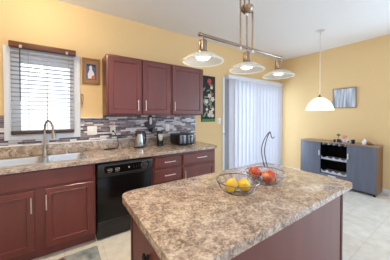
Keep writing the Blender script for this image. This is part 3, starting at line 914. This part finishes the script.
for xk in (-.352, .0, .352):
    zt = zb-.012
    s = MB().lathe([(0, .010), (.005, .010), (.006, -.012), (.020, -.016), (.022, -.022), (.022, -.074), (.026, -.078), (.030, -.086), (0, -.087)], (xk, 0, zt), 24).build('lamp_socket', M_bronze, bl)
    # saucer shade, a thin shell of revolution with a rolled white rim
    out = [(.026, -.086), (.042, -.089), (.064, -.097), (.085, -.108), (.101, -.121), (.108, -.129)]
    inn = [(r-.0005, z-.0035) for r, z in out][::-1]
    MB().lathe(out+inn, (xk, 0, zt), 36, closed=True).build('shade', M_shade, s)
    MB().tube([(xk+.109*math.cos(2*PI*q/40), .109*math.sin(2*PI*q/40), zt-.132) for q in range(40)], .0046, 7, True).build('shade_rim', M_rim, s)
    MB().lathe([(0, -.0875), (.030, -.0875), (.046, -.100), (.047, -.108), (.043, -.108), (.028, -.092), (0, -.0915)], (xk, 0, zt), 28).build('reflector', M_bronze, s)
    MB().lathe([(0, -.093), (.020, -.094), (.036, -.103), (.039, -.110), (.030, -.119), (.012, -.124), (0, -.125)], (xk, 0, zt), 24).build('bulb', M_bulb, s)

# ------------------------------------------------------------------ dome pendant
dp = thing('dome_pendant_light', 'white glass dome pendant hanging by itself in front of the right wall', 'pendant light', (3.55, 1.50, H-.001))
MB().lathe([(0, 0), (.062, 0), (.062, -.010), (.040, -.022), (.010, -.026), (0, -.03)], seg=24).build('canopy', M_nickel, dp)
MB().tube([(0, 0, -.025), (0, 0, 1.71-H)], .006, 8).build('stem', M_nickel, dp)
MB().lathe([(0, .03), (.010, .03), (.016, .0), (.030, -.012), (.034, -.022), (0, -.024)], (0, 0, 1.705-H), 20).build('cap', M_bronze, dp)
out = [(.030, .215), (.055, .207), (.095, .185), (.135, .150), (.168, .105), (.190, .055), (.200, .020), (.212, .0)]
inn = [(r-.004, z-.003) for r, z in out][::-1]
MB().lathe(out+inn, (0, 0, 1.472-H), 44, closed=True).build('shade', M_dome, dp)
MB().sphere((0, 0, 1.60-H), .035, (1, 1, 1.2)).build('bulb', M_bulb, dp)
MB().tube([(0, 0, 1.64-H), (0, 0, 1.684-H)], .014, 10).build('lamp_holder', M_shade_in, dp)

# ------------------------------------------------------------------ vertical blinds on the sliding door
vbd = thing('vertical_blinds', 'white vertical blinds drawn across the sliding glass door', 'blind', (3.71, D-.019, 0))
ox = 3.71
MB().box(2.735-ox, 4.63-ox, -.105, -.001, 2.13, 2.205, .006).build('valance', M_vinyl, vbd)
b = MB()
ns = 15
for i in range(ns):
    cx = 2.882 + (4.565-2.882)*i/(ns-1) - ox
    a = math.radians(-38)
    M = Matrix.Translation((cx, -.056, 0)) @ Matrix.Rotation(a, 4, 'Z')
    # gently cupped vane
    P = []
    for k in range(7):
        u = -1+2*k/6
        P.append((u*.0640, .013*(1-u*u)))
    Q = [(p[0], p[1]+.0012) for p in P][::-1]
    b.prism(P+Q, .035, 2.128, M=M)
b.build('vanes', M_vslat, vbd)
b = MB()
b.tube([(2.80-ox, -.05, 2.13), (2.80-ox, -.05, .75)], .0035, 6)
b.build('wand', M_vinyl, vbd)
o = thing('door_latch', 'small dark latch on the white trim left of the vertical blinds', 'latch', (2.700, D-.018, 1.015))
MB().box(-.014, .014, -.006, -.0003, -.022, .022, .002).build('plate', M_nickel, o)
MB().tube([(0, -.006, .0), (.0, -.025, .0), (.022, -.028, -.004)], .006, 8).build('lever', M_dkgray, o)

# ------------------------------------------------------------------ wine console on the right wall
CX0, CX1, CYA, CYB, CH = 4.325, XR-.016, .944, 2.200, .862
cs = thing('wine_console', 'grey wood wine console with open black rack against the right wall', 'console', (4.51, 1.572, 0))
O = Vector((4.51, 1.572, 0))
def cbx(b, x0, x1, y0, y1, z0, z1, bv=0.0): return b.box(x0-O.x, x1-O.x, y0-O.y, y1-O.y, z0, z1, bv)
cbx(MB(), CX0-.010, CX1, CYA-.006, CYB+.006, CH-.022, CH, .004).build('top', M_oak, cs, label='tan wood top board')
for ya, yb_ in ((CYA, CYA+.020), (CYB-.020, CYB)):
    cbx(MB(), CX0+.002, CX1, ya, yb_, .035, CH-.0225).build('side_panel', mat('brown_side_wood', srgb(118, 82, 52), .4), cs, label='brown wood side panel')
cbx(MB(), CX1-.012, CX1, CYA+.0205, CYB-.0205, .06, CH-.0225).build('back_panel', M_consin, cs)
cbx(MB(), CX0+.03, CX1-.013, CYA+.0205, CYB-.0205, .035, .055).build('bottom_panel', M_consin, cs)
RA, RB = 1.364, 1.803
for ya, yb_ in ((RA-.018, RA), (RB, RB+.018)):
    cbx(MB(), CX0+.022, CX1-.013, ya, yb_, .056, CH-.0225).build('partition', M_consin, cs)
for ya, yb_, hy in ((CYA+.003, RA-.004, RA+.0-.022), (RB+.004, CYB-.003, RB+.020)):
    d = cbx(MB(), CX0, CX0+.020, ya, yb_, .045, CH-.026, .002).build('door', M_graywood, cs)
    hb = MB()
    hb.box(CX0-.020-O.x, CX0-.0005-O.x, hy-.008-O.y, hy+.008-O.y, .575, .680, .003)
    hb.build('handle', M_white, d, label='pale vertical handle')
dw = cbx(MB(), CX0, CX0+.020, RA+.0, RB-.0, .050, .222, .002).build('drawer', M_graywood, cs)
MB().box(CX0-.020-O.x, CX0-.0005-O.x, 1.53-O.y, 1.66-O.y, .188, .204, .003).build('handle', M_white, dw, label='pale horizontal handle')
# scalloped bottle cradles and shelves
for zs in (.232, .505):
    s = cbx(MB(), CX0+.024, CX1-.013, RA+.0005, RB-.0005, zs, zs+.014).build('shelf', M_rack, cs)
    P = [(RA+.002, 0)]
    nb = 4
    pitch = (RB-RA-.004)/nb
    for i in range(nb):
        c0 = RA+.002+pitch*(i+.5)
        for k in range(9):
            a = PI + PI*k/8
            P.append((c0+.040*math.cos(a), .045+.034*math.sin(a)))
    P = [(RA+.002, 0.0), (RA+.002, .045)] + P[1:] + [(RB-.002, .045), (RB-.002, 0.0)]
    M = Matrix(((0, 0, 1, CX0+.026-O.x), (1, 0, 0, -O.y), (0, 1, 0, zs+.0142), (0, 0, 0, 1)))
    MB().prism(P, 0, .014, M=M).build('cradle', M_rack, s)
b = MB()
for i in range(5):
    yk = RA+.035+(RB-RA-.07)*i/4
    b.box(CX0+.03-O.x, CX1-.03-O.x, yk-.022-O.y, yk+.022-O.y, CH-.060, CH-.049, .001).box(CX0+.03-O.x, CX1-.03-O.x, yk-.005-O.y, yk+.005-O.y, CH-.049, CH-.0225)
b.build('stemware_rail', M_rack, cs)
for xk in (CX0+.03, CX1-.035):
    for yk in (CYA+.03, CYB-.03):
        MB().lathe([(0, 0), (.018, 0), (.020, .0345), (0, .0345)], (xk-O.x, yk-O.y, 0), 12).build('foot', M_black, cs)

# ------------------------------------------------------------------ things on the console
ZC = CH+.0005
def small_plant(loc):
    o = thing('potted_plant', 'tiny green plant in a pale pot on the console, beside the pink flower', 'plant', loc)
    MB().lathe([(0, 0), (.024, 0), (.030, .055), (.026, .055), (.024, .048), (0, .048)], seg=16).build('pot', M_violet, o)
    b = MB()
    for i in range(22):
        a = random.uniform(0, 2*PI); e = random.uniform(.2, 1.4); r = random.uniform(.012, .028)
        c = Vector((math.cos(a)*math.cos(e)*r, math.sin(a)*math.cos(e)*r, .125+math.sin(e)*r*1.1))
        b.sphere(c, .014, (1, 1, .7), 8, 6)
    for k in range(3): b.tube([(0, 0, .046), (.006*(k-1), .004, .13)], .003, 5)
    b.build('foliage', M_leaf, o)
small_plant((4.46, 1.538, ZC))
o = thing('flower_ornament', 'pink flower in a small white vase on the console', 'ornament', (4.45, 1.445, ZC))
MB().lathe([(0, 0), (.020, 0), (.028, .03), (.014, .06), (.018, .07), (0, .070)], seg=16).build('vase', M_pot, o)
b = MB()
for q in range(9):
    a = 2*PI*q/9
    b.sphere((.024*math.cos(a), .024*math.sin(a), .108+.012*(q % 2)), .020, (1, 1, .8), 10, 7)
b.sphere((0, 0, .122), .02).tube([(0, 0, .068), (0, 0, .11)], .003, 6)
b.build('petals', M_pink, o)
for (yk, lab) in ((1.585, 'dark violet votive glass at the left end of the console ornaments'), (1.490, 'dark violet votive glass between the plant and the pink flower')):
    o = tag(MB().lathe([(0, 0), (.018, 0), (.022, .05), (.020, .05), (.016, .006), (0, .006)], seg=16).build('votive_glass', M_violet), lab, 'glass', 'dark votive glasses on the console')
    o.location = (4.40, yk, ZC)
o = thing('ornament_box', 'pale patterned box standing on the console right of the pink flower', 'box', (4.45, 1.375, ZC))
MB().box(-.03, .03, -.038, .038, 0, .062, .003).build('carton', M_carton, o)
MB().box(-.032, -.0301, -.020, .006, .012, .046).build('motif', M_violet, o)
o = thing('black_tin', 'small black tin with a silver lid at the right of the console ornaments', 'tin', (4.44, 1.300, ZC))
MB().lathe([(0, 0), (.024, 0), (.025, .003), (.025, .066), (0, .066)], seg=20).build('tin', M_black, o)
MB().lathe([(0, .0662), (.026, .0662), (.026, .074), (0, .075)], seg=20).build('lid', M_dkgray, o)
o = thing('white_jar', 'white ceramic jar near the right end of the console', 'jar', (4.42, 1.135, ZC))
MB().lathe([(0, 0), (.028, 0), (.036, .02), (.034, .055), (.022, .072), (.020, .08), (0, .08)], seg=20).build('jar', M_pot, o)
MB().lathe([(0, .0802), (.022, .0802), (.012, .092), (.006, .104), (0, .106)], seg=16).build('lid', M_pot, o)
o = thing('carved_shell', 'brown shell-shaped ornament at the right end of the console', 'ornament', (4.42, 1.045, ZC))
b = MB()
for q in range(7):
    b.sphere((0, .034-.011*q, .034-.0028*q), .034-.0040*q, (1, .7, .98), 12, 8)
b.build('shell', M_basketbrown, o)

# ------------------------------------------------------------------ rug
M_yarn = mat('dark_red_yarn', srgb(120, 48, 40), .95)
rg = thing('kitchen_rug', 'grey woven rug with a dark red motif on the floor before the sink', 'rug', (-.10, 1.93, .001))
MB().prism(rounded(-.62, .388, -.42, .325, (.02,)*4, 3), 0, .008, bevel=.002).build('weave', M_rug, rg)
for cx, cy, r in ((.07, .27, .040), (.02, .275, .034), (.05, .20, .03)):
    P = []
    for i in range(24):
        a = 2*PI*i/24; rr = r*(.8+.2*math.cos(6*a)); P.append((cx+rr*math.cos(a), cy+rr*math.sin(a)))
    MB().prism(P, .0081, .0095).build('motif', M_yarn, rg, label='dark red motif')
